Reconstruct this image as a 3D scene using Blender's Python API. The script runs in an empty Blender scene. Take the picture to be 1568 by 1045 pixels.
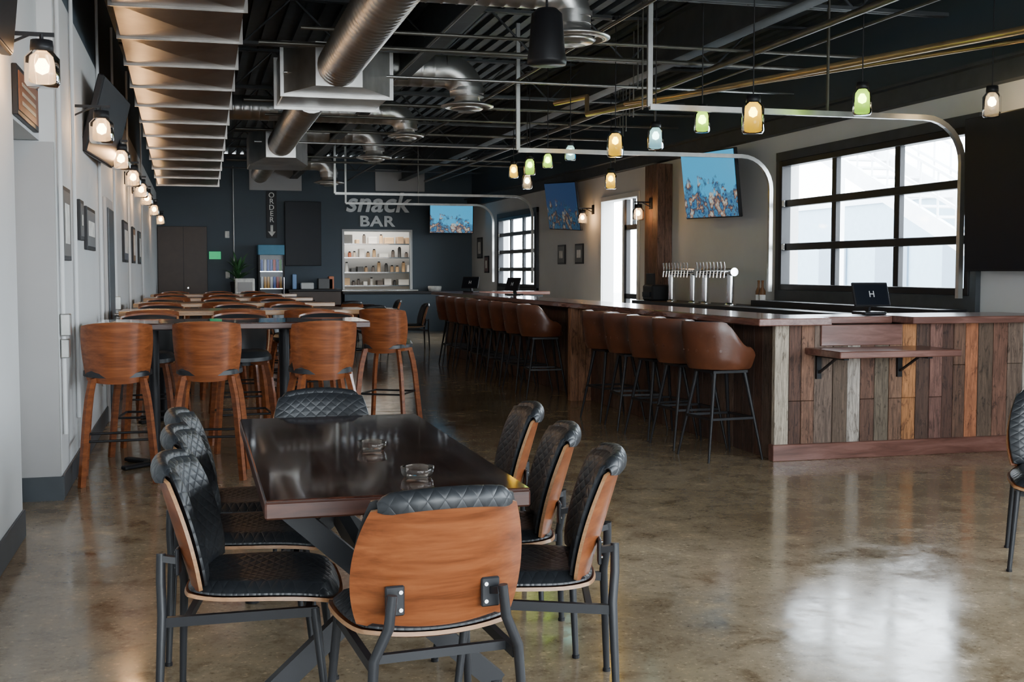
import bpy, math, random
from mathutils import Vector, Matrix
random.seed(7)
D=bpy.data; SC=bpy.context.scene
# ------------------------------------------------------------------ materials
def newmat(name):
    m=D.materials.new(name); m.use_nodes=True
    nt=m.node_tree; b=nt.nodes["Principled BSDF"]
    return m,nt,b
def nn(nt,t,**k):
    n=nt.nodes.new(t)
    for a,v in k.items(): setattr(n,a,v)
    return n
def coords(nt,scale=(1,1,1),kind='Object',rot=(0,0,0)):
    tc=nn(nt,'ShaderNodeTexCoord'); mp=nn(nt,'ShaderNodeMapping')
    mp.inputs['Scale'].default_value=scale; mp.inputs['Rotation'].default_value=rot
    nt.links.new(tc.outputs[kind],mp.inputs['Vector']); return mp.outputs['Vector']
def noise(nt,vec,scale,detail=4,rough=.55,dist=0):
    n=nn(nt,'ShaderNodeTexNoise'); n.inputs['Scale'].default_value=scale
    n.inputs['Detail'].default_value=detail; n.inputs['Roughness'].default_value=rough
    n.inputs['Distortion'].default_value=dist
    nt.links.new(vec,n.inputs['Vector']); return n.outputs['Fac']
def ramp(nt,fac,stops):
    r=nn(nt,'ShaderNodeValToRGB'); e=r.color_ramp.elements
    while len(e)<len(stops): e.new(.5)
    for i,(p,c) in enumerate(stops):
        e[i].position=p; e[i].color=(c[0],c[1],c[2],1)
    nt.links.new(fac,r.inputs['Fac']); return r.outputs['Color']
def bump(nt,b,h,strength=.2,dist=.01):
    n=nn(nt,'ShaderNodeBump'); n.inputs['Strength'].default_value=strength; n.inputs['Distance'].default_value=dist
    nt.links.new(h,n.inputs['Height']); nt.links.new(n.outputs['Normal'],b.inputs['Normal'])
def mul(nt,a,c,f=1):
    mx=nn(nt,'ShaderNodeMix'); mx.data_type='RGBA'; mx.blend_type='MULTIPLY'; mx.inputs[0].default_value=f
    nt.links.new(a,mx.inputs[6]); nt.links.new(c,mx.inputs[7]); return mx.outputs[2]
def simple(name,col,rough=.5,metal=0,var=.12,scale=6,bmp=0,coat=0,ior=None):
    m,nt,b=newmat(name)
    v=coords(nt); f=noise(nt,v,scale)
    c=ramp(nt,f,[(.3,[x*(1-var) for x in col]),(.7,[min(1,x*(1+var)) for x in col])])
    nt.links.new(c,b.inputs['Base Color'])
    b.inputs['Roughness'].default_value=rough; b.inputs['Metallic'].default_value=metal
    b.inputs['Coat Weight'].default_value=coat
    if ior: b.inputs['IOR'].default_value=ior
    if bmp: bump(nt,b,noise(nt,v,scale*8),bmp)
    return m
def wood(name,c1,c2,c3,scale=(1.2,14,14),rough=.35,ns=3,coat=0,bmp=.05,dist=.8):
    m,nt,b=newmat(name)
    v=coords(nt,scale); f=noise(nt,v,ns,7,.62,dist)
    c=ramp(nt,f,[(.3,c1),(.5,c2),(.72,c3)])
    nt.links.new(c,b.inputs['Base Color']); b.inputs['Roughness'].default_value=rough
    b.inputs['Coat Weight'].default_value=coat; b.inputs['Coat Roughness'].default_value=.08
    bump(nt,b,f,bmp); return m
def attrmat(name,rough=.5,grain=None,var=.35,bmp=.3,metal=0,knots=False):
    m,nt,b=newmat(name)
    a=nn(nt,'ShaderNodeAttribute'); a.attribute_name='Col'
    v=coords(nt,grain or (1,1,1)); f=noise(nt,v,4,7,.65,.5)
    c=ramp(nt,f,[(.3,(1-var,)*3),(.7,(1+var,)*3)])
    out=mul(nt,a.outputs['Color'],c)
    if knots:
        v2=coords(nt,(9,9,3)); f2=noise(nt,v2,2.2,8,.75,1.)
        out=mul(nt,out,ramp(nt,f2,[(.36,(.30,.27,.25)),(.47,(1,1,1)),(.6,(1,1,1)),(.72,(1.7,1.6,1.5))]))
    nt.links.new(out,b.inputs['Base Color'])
    b.inputs['Roughness'].default_value=rough; b.inputs['Metallic'].default_value=metal
    if bmp: bump(nt,b,f,bmp)
    return m
def emis(name,col,st):
    m,nt,b=newmat(name)
    b.inputs['Base Color'].default_value=(*col,1); b.inputs['Emission Color'].default_value=(*col,1)
    b.inputs['Emission Strength'].default_value=st; m.cycles.emission_sampling='NONE'; return m
def glassy(name,col,fr=.3,tl=.0,const=None):
    m=D.materials.new(name); m.use_nodes=True; nt=m.node_tree; nt.nodes.clear()
    o=nn(nt,'ShaderNodeOutputMaterial'); t=nn(nt,'ShaderNodeBsdfTransparent'); g=nn(nt,'ShaderNodeBsdfGlossy')
    t.inputs['Color'].default_value=(*col,1); g.inputs['Roughness'].default_value=.05
    mx=nn(nt,'ShaderNodeMixShader')
    if const is not None: mx.inputs[0].default_value=const
    else:
        lw=nn(nt,'ShaderNodeLayerWeight'); lw.inputs['Blend'].default_value=fr; nt.links.new(lw.outputs['Fresnel'],mx.inputs[0])
    src=t.outputs[0]
    if tl:
        tr=nn(nt,'ShaderNodeBsdfTranslucent'); tr.inputs['Color'].default_value=(*col,1); m2=nn(nt,'ShaderNodeMixShader'); m2.inputs[0].default_value=tl
        nt.links.new(t.outputs[0],m2.inputs[1]); nt.links.new(tr.outputs[0],m2.inputs[2]); src=m2.outputs[0]
    nt.links.new(src,mx.inputs[1]); nt.links.new(g.outputs[0],mx.inputs[2])
    nt.links.new(mx.outputs[0],o.inputs['Surface']); return m

def floor_mat():
    m,nt,b=newmat('polished_concrete')
    v=coords(nt)
    big=noise(nt,v,.6,5,.6,.6); mid=noise(nt,v,4.5,9,.72,.35); sp=noise(nt,v,42,3,.6)
    c1=ramp(nt,big,[(.30,(.19,.138,.082)),(.52,(.285,.22,.14)),(.72,(.43,.35,.24))])
    c2=ramp(nt,mid,[(.32,(.55,.50,.44)),(.49,(1,1,1)),(.60,(1.1,1.08,1.05)),(.68,(1.6,1.55,1.45))])
    c3=ramp(nt,sp,[(.3,(.6,.57,.53)),(.42,(1,1,1)),(.60,(1,1,1)),(.69,(1.7,1.65,1.6))])
    out=mul(nt,mul(nt,c1,c2),c3)
    nt.links.new(out,b.inputs['Base Color'])
    nt.links.new(ramp(nt,mid,[(.3,(.08,)*3),(.52,(.15,)*3),(.7,(.27,)*3)]),b.inputs['Roughness'])
    b.inputs['IOR'].default_value=1.5
    bump(nt,b,noise(nt,v,2.2,3,.5),.12,.02)
    return m
M={}
M['floor']=floor_mat()
M['white']=simple('painted_wall_white',(.62,.63,.63),.7,var=.04,scale=1.5,bmp=.05)
M['grey']=simple('painted_wall_grey',(.40,.395,.39),.7,var=.06,scale=1.5,bmp=.05)
M['navy']=simple('painted_wall_navy',(.042,.064,.085),.55,var=.08,scale=1)
M['dark']=simple('painted_steel_dark',(.040,.046,.052),.6,var=.2)
M['deck']=simple('steel_deck_dark',(.070,.086,.10),.6,var=.2)
M['base']=simple('baseboard_vinyl',(.05,.06,.07),.45)
M['black']=simple('black_metal',(.012,.012,.014),.45,.0,var=.1,ior=1.35)
M['blackm']=simple('black_powdercoat',(.018,.019,.022),.42,.0,var=.1,ior=1.4)
M['galv']=simple('galvanised_steel',(.42,.42,.40),.33,.9,var=.14,scale=7)
M['galvd']=simple('galvanised_duct',(.58,.57,.55),.34,.93,var=.2,scale=3)
M['galvr']=simple('galvanised_rect_duct',(.21,.195,.18),.30,.85,var=.25,scale=3)
M['pipe']=simple('painted_conduit',(.12,.115,.10),.4,.6,var=.2)
M['goldlit']=simple('gold_lit_pipe',(.50,.36,.19),.35,.8,var=.15)  # gold light falling on the pipes is put into their base colour
M['chrome']=simple('chrome',(.8,.8,.8),.15,1,var=.03)
M['walnut']=wood('walnut_veneer',(.11,.030,.009),(.20,.057,.017),(.29,.095,.031),(1.6,10,24),.33,1.6,.12,.03,.35)
M['walnutl']=wood('walnut_edge_light',(.28,.14,.062),(.36,.19,.09),(.44,.25,.13),(1,10,40),.4)
M['epoxy']=wood('dark_varnished_wood',(.020,.007,.005),(.042,.013,.008),(.075,.025,.013),(7,.9,7),.035,2.2,1,.012)
M['epoxye']=wood('dark_wood_edge',(.03,.010,.006),(.06,.020,.012),(.10,.036,.02),(1,1,12),.4,2.2,0,.05)
M['counter']=wood('bar_counter_wood',(.10,.038,.027),(.18,.075,.055),(.27,.13,.10),(8,1,8),.2,2.5,.5,.03)
M['counterx']=wood('bar_counter_wood_cross',(.09,.034,.025),(.16,.066,.048),(.25,.12,.095),(1,8,8),.28,2.5,.3,.03)
M['oak']=wood('hightop_wood',(.22,.10,.035),(.38,.20,.08),(.55,.34,.16),(1,9,9),.2,2.5,.3,.02)
M['plank']=attrmat('reclaimed_planks',.7,(16,16,1.3),.6,.6,knots=True)
M['paint']=attrmat('small_goods',.45,(1,1,1),.08,0)
M['bulb']=emis('warm_bulb',(1,.60,.26),34)
M['bulbw']=emis('pendant_bulb',(1,.74,.40),32)
M['exit']=emis('exit_sign_green',(.05,.8,.3),.35)
M['jar']=glassy('clear_jar_glass',(.97,.92,.86),.25,.12)
M['jy']=glassy('amber_jar_glass',(1,.74,.05),.2,.35)
M['jg']=glassy('green_jar_glass',(.42,.95,.12),.2,.35)
M['jb']=glassy('blue_jar_glass',(.25,.62,.95),.2,.35)
M['pane']=glassy('window_glass',(.97,.985,1),const=.05)
M['pane2']=glassy('cooler_glass',(.97,.985,1),const=.004)
M['screen']=simple('tv_screen_off',(.006,.008,.013),.35,var=.05,ior=1.25)
M['sign']=simple('sign_letters',(.80,.83,.84),.6,var=.1,scale=8)
M['paper']=simple('poster_paper',(.75,.74,.70),.7,var=.25,scale=9)
M['leaf']=simple('plant_leaf',(.04,.12,.04),.5,var=.4)
M['brownp']=simple('brown_panel',(.045,.026,.017),.45,var=.1)
def quilt():
    m,nt,b=newmat('black_quilted_leather')
    b.inputs['Base Color'].default_value=(.014,.016,.019,1); b.inputs['Roughness'].default_value=.42
    uv=nn(nt,'ShaderNodeUVMap'); sx=nn(nt,'ShaderNodeSeparateXYZ'); nt.links.new(uv.outputs[0],sx.inputs[0])
    def mth(op,a,b2=None):
        n=nn(nt,'ShaderNodeMath'); n.operation=op
        for i,x in enumerate((a,b2)):
            if x is None: continue
            if hasattr(x,'links'): nt.links.new(x,n.inputs[i])
            else: n.inputs[i].default_value=x
        return n.outputs[0]
    u=mth('MULTIPLY',sx.outputs[0],55.); v=mth('MULTIPLY',sx.outputs[1],75.)
    p=mth('ABSOLUTE',mth('SINE',mth('ADD',u,v))); q=mth('ABSOLUTE',mth('SINE',mth('SUBTRACT',u,v)))
    h=mth('POWER',mth('MINIMUM',p,q),.5)
    bump(nt,b,h,.4,.005); return m
M['quilt']=quilt()
M['bleather']=simple('black_leather',(.015,.017,.020),.4,var=.15,bmp=.05)
M['cognac']=simple('brown_leather',(.095,.030,.013),.32,var=.3,scale=5,bmp=.08)
def tvpic(name,st,bg=(.05,.42,.75)):
    m,nt,b=newmat(name); v=coords(nt)
    f=noise(nt,v,3.0,6,.6,.3); f2=noise(nt,coords(nt,(1,1,1),rot=(.5,.3,.7)),9,5,.6); sx=nn(nt,'ShaderNodeSeparateXYZ'); nt.links.new(v,sx.inputs[0])
    c=ramp(nt,f2,[(.34,(.02,.07,.20)),(.45,(.08,.25,.42)),(.52,(.02,.04,.09)),(.58,(.30,.16,.10)),(.66,(.50,.55,.50)),(.74,(.1,.3,.5))])
    ad=nn(nt,'ShaderNodeMath'); ad.operation='MULTIPLY_ADD'; nt.links.new(sx.outputs[2],ad.inputs[0]); ad.inputs[1].default_value=.7
    nt.links.new(f,ad.inputs[2])
    fac=ramp(nt,ad.outputs[0],[(.46,(0,0,0)),(.50,(1,1,1))])
    mx=nn(nt,'ShaderNodeMix'); mx.data_type='RGBA'; nt.links.new(fac,mx.inputs[0]); nt.links.new(c,mx.inputs[6]); mx.inputs[7].default_value=(*bg,1)
    b.inputs['Base Color'].default_value=(0,0,0,1); b.inputs['Roughness'].default_value=.3; b.inputs['IOR'].default_value=1.25
    nt.links.new(mx.outputs[2],b.inputs['Emission Color']); b.inputs['Emission Strength'].default_value=st; m.cycles.emission_sampling='NONE'; return m
M['tv']=tvpic('tv_picture_reef',1.0)
M['tvdim']=tvpic('tv_picture_reef_dim',.28,(.05,.12,.30))
# ------------------------------------------------------------------ mesh builder
class MB:
    def __init__(s): s.v=[];s.f=[];s.m=[];s.s=[];s.c=[];s.uv={};s.mats=[]
    def mi(s,k):
        if k not in s.mats: s.mats.append(k)
        return s.mats.index(k)
    def add(s,vs,fs,m,smooth=False,col=(1,1,1),uv=None,T=None):
        o=len(s.v)
        for i,p in enumerate(vs):
            p=Vector(p)
            if T is not None: p=T@p
            s.v.append(tuple(p))
            if uv: s.uv[o+i]=uv[i]
        k=s.mi(m)
        for f in fs:
            s.f.append([o+i for i in f]); s.m.append(k); s.s.append(smooth); s.c.append(col)
    def box(s,c,d,m,rz=0,bev=0,col=(1,1,1),T=None,R=None):
        hx,hy,hz=d[0]/2,d[1]/2,d[2]/2
        A=Matrix.Translation(Vector(c))@(R if R is not None else Matrix.Rotation(rz,4,'Z'))
        if T is not None: A=T@A
        if bev<=0:
            vs=[(x*hx,y*hy,z*hz) for x in(-1,1) for y in(-1,1) for z in(-1,1)]
            fs=[(0,1,3,2),(4,6,7,5),(0,4,5,1),(2,3,7,6),(0,2,6,4),(1,5,7,3)]
            s.add(vs,fs,m,False,col,T=A); return
        b=min(bev,hx*.9,hy*.9,hz*.9); vs=[];ix={}
        for x in(-1,1):
            for y in(-1,1):
                for z in(-1,1):
                    ix[x,y,z]=len(vs)
                    vs+=[(x*hx,y*(hy-b),z*(hz-b)),(x*(hx-b),y*hy,z*(hz-b)),(x*(hx-b),y*(hy-b),z*hz)]
        fs=[]
        for sg in(-1,1):
            q=[(1,1),(1,-1),(-1,-1),(-1,1)]
            if sg<0: q=q[::-1]
            fs.append([ix[sg,a,b2]+0 for a,b2 in q][::-1])
            fs.append([ix[a,sg,b2]+1 for a,b2 in q])
            fs.append([ix[a,b2,sg]+2 for a,b2 in q][::-1])
        for a in(-1,1):
            for b2 in(-1,1):
                fs.append([ix[a,b2,-1]+0,ix[a,b2,1]+0,ix[a,b2,1]+1,ix[a,b2,-1]+1])
                fs.append([ix[a,-1,b2]+0,ix[a,1,b2]+0,ix[a,1,b2]+2,ix[a,-1,b2]+2])
                fs.append([ix[-1,a,b2]+1,ix[1,a,b2]+1,ix[1,a,b2]+2,ix[-1,a,b2]+2])
                for z in(-1,1):
                    fs.append([ix[a,b2,z],ix[a,b2,z]+1,ix[a,b2,z]+2])
        s.add(vs,fs,m,False,col,T=A)
    def b2(s,p0,p1,m,bev=0,col=(1,1,1)):
        c=[(a+b)/2 for a,b in zip(p0,p1)]; d=[abs(a-b) for a,b in zip(p0,p1)]
        s.box(c,d,m,0,bev,col)
    def sweep(s,pts,rad,m,n=10,smooth=True,col=(1,1,1),caps=True,rect=None,up=(0,0,1)):
        pts=[Vector(p) for p in pts]; N=len(pts)
        if not isinstance(rad,(list,tuple)): rad=[rad]*N
        rings=[]; U=Vector(up)
        prev=None
        for i in range(N):
            t=(pts[min(i+1,N-1)]-pts[max(i-1,0)]).normalized()
            if prev is None:
                a=U if abs(t.dot(U))<.95 else Vector((1,0,0))
                x=a.cross(t).normalized()
            else:
                x=(prev-t*prev.dot(t)).normalized()
            y=t.cross(x); prev=x
            if rect:
                w,h=rect; k=rad[i]
                rings.append([pts[i]+x*a*w*k/2+y*b*h*k/2 for a,b in((1,1),(-1,1),(-1,-1),(1,-1))])
            else:
                rings.append([pts[i]+(x*math.cos(2*math.pi*j/n)+y*math.sin(2*math.pi*j/n))*rad[i] for j in range(n)])
        n=len(rings[0]); vs=[p for r in rings for p in r]; fs=[]
        for i in range(N-1):
            for j in range(n):
                k=(j+1)%n; fs.append([i*n+j,i*n+k,(i+1)*n+k,(i+1)*n+j])
        s.add(vs,fs,m,smooth and not rect,col)
        if caps:
            s.add(rings[0],[list(range(n))[::-1]],m,False,col); s.add(rings[-1],[list(range(n))],m,False,col)
    def cyl(s,p0,p1,r,m,n=12,col=(1,1,1),r2=None):
        s.sweep([p0,p1],[r,r if r2 is None else r2],m,n,True,col)
    def bar(s,p0,p1,w,h,m,col=(1,1,1)):
        s.sweep([p0,p1],1,m,4,False,col,True,(w,h))
    def lathe(s,prof,m,o=(0,0,0),n=20,col=(1,1,1)):
        vs=[];fs=[]
        for r,z in prof:
            for j in range(n):
                a=2*math.pi*j/n; vs.append((o[0]+r*math.cos(a),o[1]+r*math.sin(a),o[2]+z))
        for i in range(len(prof)-1):
            for j in range(n):
                k=(j+1)%n; fs.append([i*n+j,i*n+k,(i+1)*n+k,(i+1)*n+j])
        s.add(vs,fs,m,True,col)
    def shell(s,func,nu,nv,tf,tb,mf,mb,me,uvs=(1,1),inv=False):
        P=[[Vector(func(-1+2*i/nu,-1+2*j/nv)) for i in range(nu+1)] for j in range(nv+1)]
        F=[];B=[];uv=[]
        for j in range(nv+1):
            for i in range(nu+1):
                du=P[j][min(i+1,nu)]-P[j][max(i-1,0)]; dv=P[min(j+1,nv)][i]-P[max(j-1,0)][i]
                nrm=du.cross(dv).normalized(); a,b=-1+2*i/nu,-1+2*j/nv
                if inv: nrm=-nrm
                ft=tf(a,b) if callable(tf) else tf; bt=tb(a,b) if callable(tb) else tb
                F.append(P[j][i]+nrm*ft); B.append(P[j][i]-nrm*bt); uv.append((a*uvs[0],b*uvs[1]))
        w=nu+1; q=[[j*w+i,j*w+i+1,(j+1)*w+i+1,(j+1)*w+i] for j in range(nv) for i in range(nu)]
        rq=[x[::-1] for x in q]
        s.add(F,rq if inv else q,mf,True,uv=uv); s.add(B,q if inv else rq,mb,True,uv=uv)
        loop=[i for i in range(w)]+[j*w+nu for j in range(1,nv+1)]+[nv*w+i for i in range(nu-1,-1,-1)]+[j*w for j in range(nv-1,0,-1)]
        L=len(loop); vs=[F[i] for i in loop]+[B[i] for i in loop]
        s.add(vs,[[i,i+L,(i+1)%L+L,(i+1)%L][::(-1 if inv else 1)] for i in range(L)],me,True,uv=[uv[i] for i in loop]*2)
    def mesh(s,name):
        me=D.meshes.new(name); me.from_pydata(s.v,[],s.f)
        for k in s.mats: me.materials.append(M[k])
        me.polygons.foreach_set('material_index',s.m); me.polygons.foreach_set('use_smooth',s.s)
        ca=me.color_attributes.new('Col','FLOAT_COLOR','CORNER')
        ul=me.uv_layers.new(name='UVMap')
        cols=[];uvs=[]
        for p in me.polygons:
            c=s.c[p.index]
            for vi in p.vertices:
                cols+= [c[0],c[1],c[2],1]; uvs+=list(s.uv.get(vi,(0,0)))
        ca.data.foreach_set('color',cols); ul.data.foreach_set('uv',uvs)
        me.update(); return me
def put(name,mesh,loc=(0,0,0),rz=0,parent=None,R=None,scale=None):
    if isinstance(mesh,MB): mesh=mesh.mesh(name)
    o=D.objects.new(name,mesh); SC.collection.objects.link(o)
    o.location=loc; o.rotation_euler=R if R else (0,0,rz)
    if scale: o.scale=scale
    if parent: o.parent=parent
    return o
def sq(s,t,k): return s*math.sqrt(1-k*t*t/2), t*math.sqrt(1-k*s*s/2)

# ------------------------------------------------------------------ room
XL,XR,YN,YF,ZC=-.83,6.65,-3.2,28.5,4.15
XN=-.92
b=MB(); b.b2((XL-1.2,YN-.2,-.1),(XR+.2,YF+3.2,0),'floor'); put('floor',b)
b=MB(); b.b2((XL-1.2,YN-.2,ZC+.06),(XR+.2,YF+3.2,ZC+.2),'deck')
x=XL
while x<XR:
    b.b2((x,YN,ZC),(x+.09,YF,ZC+.06),'deck'); x+=.18
put('ceiling',b)
def wall_x(name,x0,x1,y0,y1,zt,holes,mat,mat2=None,zs=None):
    b=MB(); hs=sorted(holes); y=y0
    def seg(ya,yb,za,zb):
        if yb-ya<1e-4 or zb-za<1e-4: return
        if zs and za<zs<zb:
            b.b2((x0,ya,za),(x1,yb,zs),mat); b.b2((x0,ya,zs),(x1,yb,zb),mat2)
        else: b.b2((x0,ya,za),(x1,yb,zb),mat2 if (zs and za>=zs) else mat)
    for (ha,hb,za,zb) in hs:
        seg(y,ha,0,zt); seg(ha,hb,0,za); seg(ha,hb,zb,zt); y=hb
    seg(y,y1,0,zt); return put(name,b)
WIN=[(8.98,12.5,1.22,2.72),(22.7,25.7,1.10,2.62)]
DOORR=(17.15,18.8,0,2.6)
NEARW=[(1.2,4.9,.9,2.9),(-2.6,.8,.9,2.9)]
wall_x('wall_right',XR,XR+.2,YN,YF,ZC,WIN+[DOORR]+NEARW,'white','navy',3.05)
wall_x('wall_left',XL-.35,XL,7.87,YF,ZC,[],'white','navy',3.25)
wall_x('wall_left_near',XN-.3,XN,YN,7.868,ZC,[(6.78,7.868,0,2.25)],'white','navy',3.25)
b=MB(); b.b2((XN-.9,6.4,0),(XN-.8,8.1,2.6),'grey'); b.b2((XN-.8,7.82,0),(XL-.002,7.862,2.24),'grey');b.b2((XN-.8,6.4,0),(XN-.302,6.5,2.6),'grey'); b.b2((XN-.8,6.4,2.5),(XN-.302,8.1,2.6),'grey'); put('wall_side',b)
b=MB(); PX0,PX1,PZ0,PZ1=3.49,5.10,1.0,2.40
b.b2((XL-.5,YF,0),(PX0,YF+.15,ZC),'navy'); b.b2((PX1,YF,0),(XR+.2,YF+.15,ZC),'navy')
b.b2((PX0,YF,0),(PX1,YF+.15,PZ0),'navy'); b.b2((PX0,YF,PZ1),(PX1,YF+.15,ZC),'navy')
put('wall_far',b)
b=MB(); b.b2((XN-.3,YN-.2,0),(-.4,YN,ZC),'white'); b.b2((5.8,YN-.2,0),(XR+.2,YN,ZC),'white'); b.b2((-.4,YN-.2,3.2),(5.8,YN,ZC),'white'); b.b2((-.4,YN-.2,0),(5.8,YN,.9),'white')
put('wall_back',b)
b=MB()
for x in(-.4,1.15,2.7,4.25,5.74): b.b2((x,YN-.12,.9),(x+.06,YN-.06,3.2),'black')
b.b2((-.4,YN-.12,2.4),(5.8,YN-.06,2.46),'black'); put('window_5',b)
b=MB(); b.b2((XN,YN,0),(XN+.015,6.78,.15),'base',.004); put('baseboard_left',b)
b=MB(); b.b2((XL,7.84,0),(XL+.015,YF,.15),'base',.004); b.b2((XN-.75,7.80,0),(XL+.015,7.818,.15),'base'); put('baseboard_left_hall',b)
b=MB(); b.b2((XL,YF-.015,0),(XR,YF,.15),'base'); put('baseboard_far',b)
# kitchen behind pass-through
b=MB(); b.b2((2.6,YF+2.6,0),(6.1,YF+2.7,3.1),'white'); b.b2((2.5,YF+.15,0),(2.6,YF+2.7,3.2),'white'); b.b2((6.1,YF+.15,0),(6.2,YF+2.7,3.2),'white'); b.b2((2.6,YF+.15,3.1),(6.1,YF+2.7,3.2),'white')
put('wall_kitchen',b)
b=MB()
for z in (1.08,1.42,1.80,2.15):
    b.b2((3.0,YF+1.7,z-.03),(5.9,YF+2.3,z),'chrome')
    x=3.1
    while x<5.7:
        w=random.uniform(.06,.28); h=random.uniform(.08,.25); c=random.choice([(.5,.33,.18),(.6,.6,.58),(.12,.1,.09),(.3,.2,.12),(.6,.5,.4),(.65,.63,.6),(.05,.05,.05),(.4,.12,.06)])
        if random.random()<.5: b.cyl((x+.05,YF+1.9,z),(x+.05,YF+1.9,z+h),.045,'paint',12,c); b.cyl((x+.05,YF+1.9,z+h),(x+.05,YF+1.9,z+h+.03),.03,'black',10); w=.1
        else: b.b2((x,YF+1.8,z),(x+w,YF+2.15,z+h),'paint',.01,c)
        x+=w+random.uniform(.02,.10)
for x in (3.0,5.9): b.b2((x-.02,YF+1.7,0),(x+.02,YF+2.3,2.5),'chrome')
put('kitchen_shelf',b)
b=MB(); t=.05
b.b2((PX0-t,YF-.03,PZ0),(PX0,YF-.001,PZ1+t),'white');b.b2((PX1,YF-.03,PZ0),(PX1+t,YF-.001,PZ1+t),'white');b.b2((PX0,YF-.03,PZ1),(PX1,YF-.001,PZ1+t),'white')
b.b2((PX0-.15,YF-.3,PZ0-.04),(PX1+.15,YF-.001,PZ0),'chrome',.01); put('trim_pass_through',b)
kl=D.lights.new('kitchen_light','AREA'); kl.energy=110; kl.size=1.5; kl.color=(1,.93,.82)
o=D.objects.new('kitchen_ceiling_light',kl); o.location=(4.3,YF+1.2,3.05); SC.collection.objects.link(o)

def gdoor(name,y0,y1,z0,z1,nc,nr,x=XR):
    b=MB(); f=.07
    b.b2((x-.06,y0+.003,z0+.003),(x+.06,y0+f,z1-.003),'black',.005); b.b2((x-.06,y1-f,z0+.003),(x+.06,y1-.003,z1-.003),'black',.005)
    b.b2((x-.058,y0+.003,z0+.003),(x+.058,y1-.003,z0+f),'black',.005); b.b2((x-.058,y0+.003,z1-f),(x+.058,y1-.003,z1-.003),'black',.005)
    for i in range(1,nc):
        y=y0+(y1-y0)*i/nc; b.b2((x-.03,y-.045,z0+.01),(x+.03,y+.045,z1-.01),'black',.005)
    for i in range(1,nr):
        z=z0+(z1-z0)*i/nr; b.b2((x-.04,y0+.01,z-.04),(x+.04,y1-.01,z+.04),'black',.005)
        for yy in (y0+.12,y1-.12): b.box((x-.06,yy,z),(.02,.05,.07),'galv',bev=.004)
    b.b2((x+.0,y0+.02,z0+.02),(x+.006,y1-.02,z1-.02),'pane')
    return put(name,b)
gdoor('window_1',*WIN[0],3,3)
gdoor('window_2',*WIN[1],3,4)
gdoor('window_3',*NEARW[0],3,3)
gdoor('window_4',*NEARW[1],3,3)
b=MB()
for (y0,y1,z0,z1) in WIN:
    b.b2((XR-.05,y0-.09,0.9),(XR-.001,y0,z1+.1),'dark'); b.b2((XR-.05,y1,0.9),(XR-.001,y1+.09,z1+.1),'dark'); b.b2((XR-.052,y0-.09,z1),(XR-.001,y1+.09,z1+.1),'dark'); b.b2((XR-.052,y0-.09,z0-.14),(XR-.001,y1+.09,z0),'dark')
put('trim_windows',b)
b=MB(); y0,y1,_,z1=DOORR
b.b2((XR-.03,y0-.08,0),(XR-.001,y0,z1+.08),'white',.005); b.b2((XR-.03,y1,0),(XR-.001,y1+.08,z1+.08),'white',.005); b.b2((XR-.03,y0,z1),(XR-.001,y1,z1+.08),'white',.005)
b.b2((XR+.05,17.9,0.01),(XR+.10,18.0,z1-.01),'white',.005)
b.b2((XR+.05,y0+.01,2.1),(XR+.12,17.9,2.18),'black');b.b2((XR+.05,y0+.01,0.01),(XR+.12,y0+.1,z1-.01),'black');b.b2((XR+.05,17.8,0.01),(XR+.12,17.9,z1-.01),'black');b.b2((XR+.05,y0+.01,.01),(XR+.12,17.9,.3),'black')
b.b2((XR+.05,17.5,2.18),(XR+.1,17.54,z1-.01),'black'); b.b2((XR+.05,y0+.01,1.0),(XR+.12,17.9,1.08),'black')
put('door_1',b)
b=MB()
for k in range(2):
    b.b2((6.42+k*.114,15.80,.003),(6.42+k*.114+.112,15.85,2.98),'plank',.004,(.14,.07,.045))
for k in range(3):
    b.b2((6.42,15.85+k*.15,.003),(6.46,15.85+k*.15+.148,2.98),'plank',.004,(.13+random.uniform(-.02,.02),.065,.042))
b.b2((6.46,15.85,.003),(XR-.002,16.3,2.98),'dark')
put('trim_wood_pilaster',b)
b=MB(); b.b2((XR-.12,YN,3.03),(XR-.001,YF,3.19),'dark'); b.b2((XR-.2,YN,3.19),(XR-.001,YF,3.22),'dark'); put('trim_steel_beam',b)

# ------------------------------------------------------------------ outside
b=MB(); b.b2((XR+.3,YN-30,-.4),(80,90,-.3),'paint',col=(.45,.45,.44)); b.b2((-30,YN-40,-.4),(XR+.3,YN-.3,-.3),'paint',col=(.4,.4,.4)); put('ground_outside',b)
b=MB(); b.b2((24,22,-.3),(30,60,3.9),'paint',col=(.20,.30,.37)); b.b2((23.9,22,3.9),(30,60,4.1),'paint',col=(.5,.55,.6))
for k in range(9): b.b2((23.93,24+k*4,.8),(24,26+k*4,2.6),'paint',col=(.10,.15,.2))
put('neighbouring_building',b)
b=MB(); wc=(.85,.88,.9)
for k in (0,1.3):
    b.bar((12+k,12.5,.2),(12+k,22.5,4.4),.08,.3,'paint',wc)
    for h in (.5,.95):
        b.bar((12+k,12.5,.2+h),(12+k,22.5,4.4+h),.05,.05,'paint',wc)
for i in range(20):
    y=12.7+i*.5; z=.25+i*.21; b.b2((12,y-.14,z),(13.3,y+.14,z+.04),'paint',0,wc)
    for k in (0,1.3): b.cyl((12+k,y,z),(12+k,y,z+.95),.02,'paint',6,wc)
b.b2((11.9,22.3,4.3),(13.5,26,4.5),'paint',0,wc)
for p in ((12,22.5),(13.3,22.5),(12,25.8)): b.bar((p[0],p[1],-.3),(p[0],p[1],4.4),.15,.15,'paint',wc)
put('outdoor_metal_staircase',b)

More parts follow.
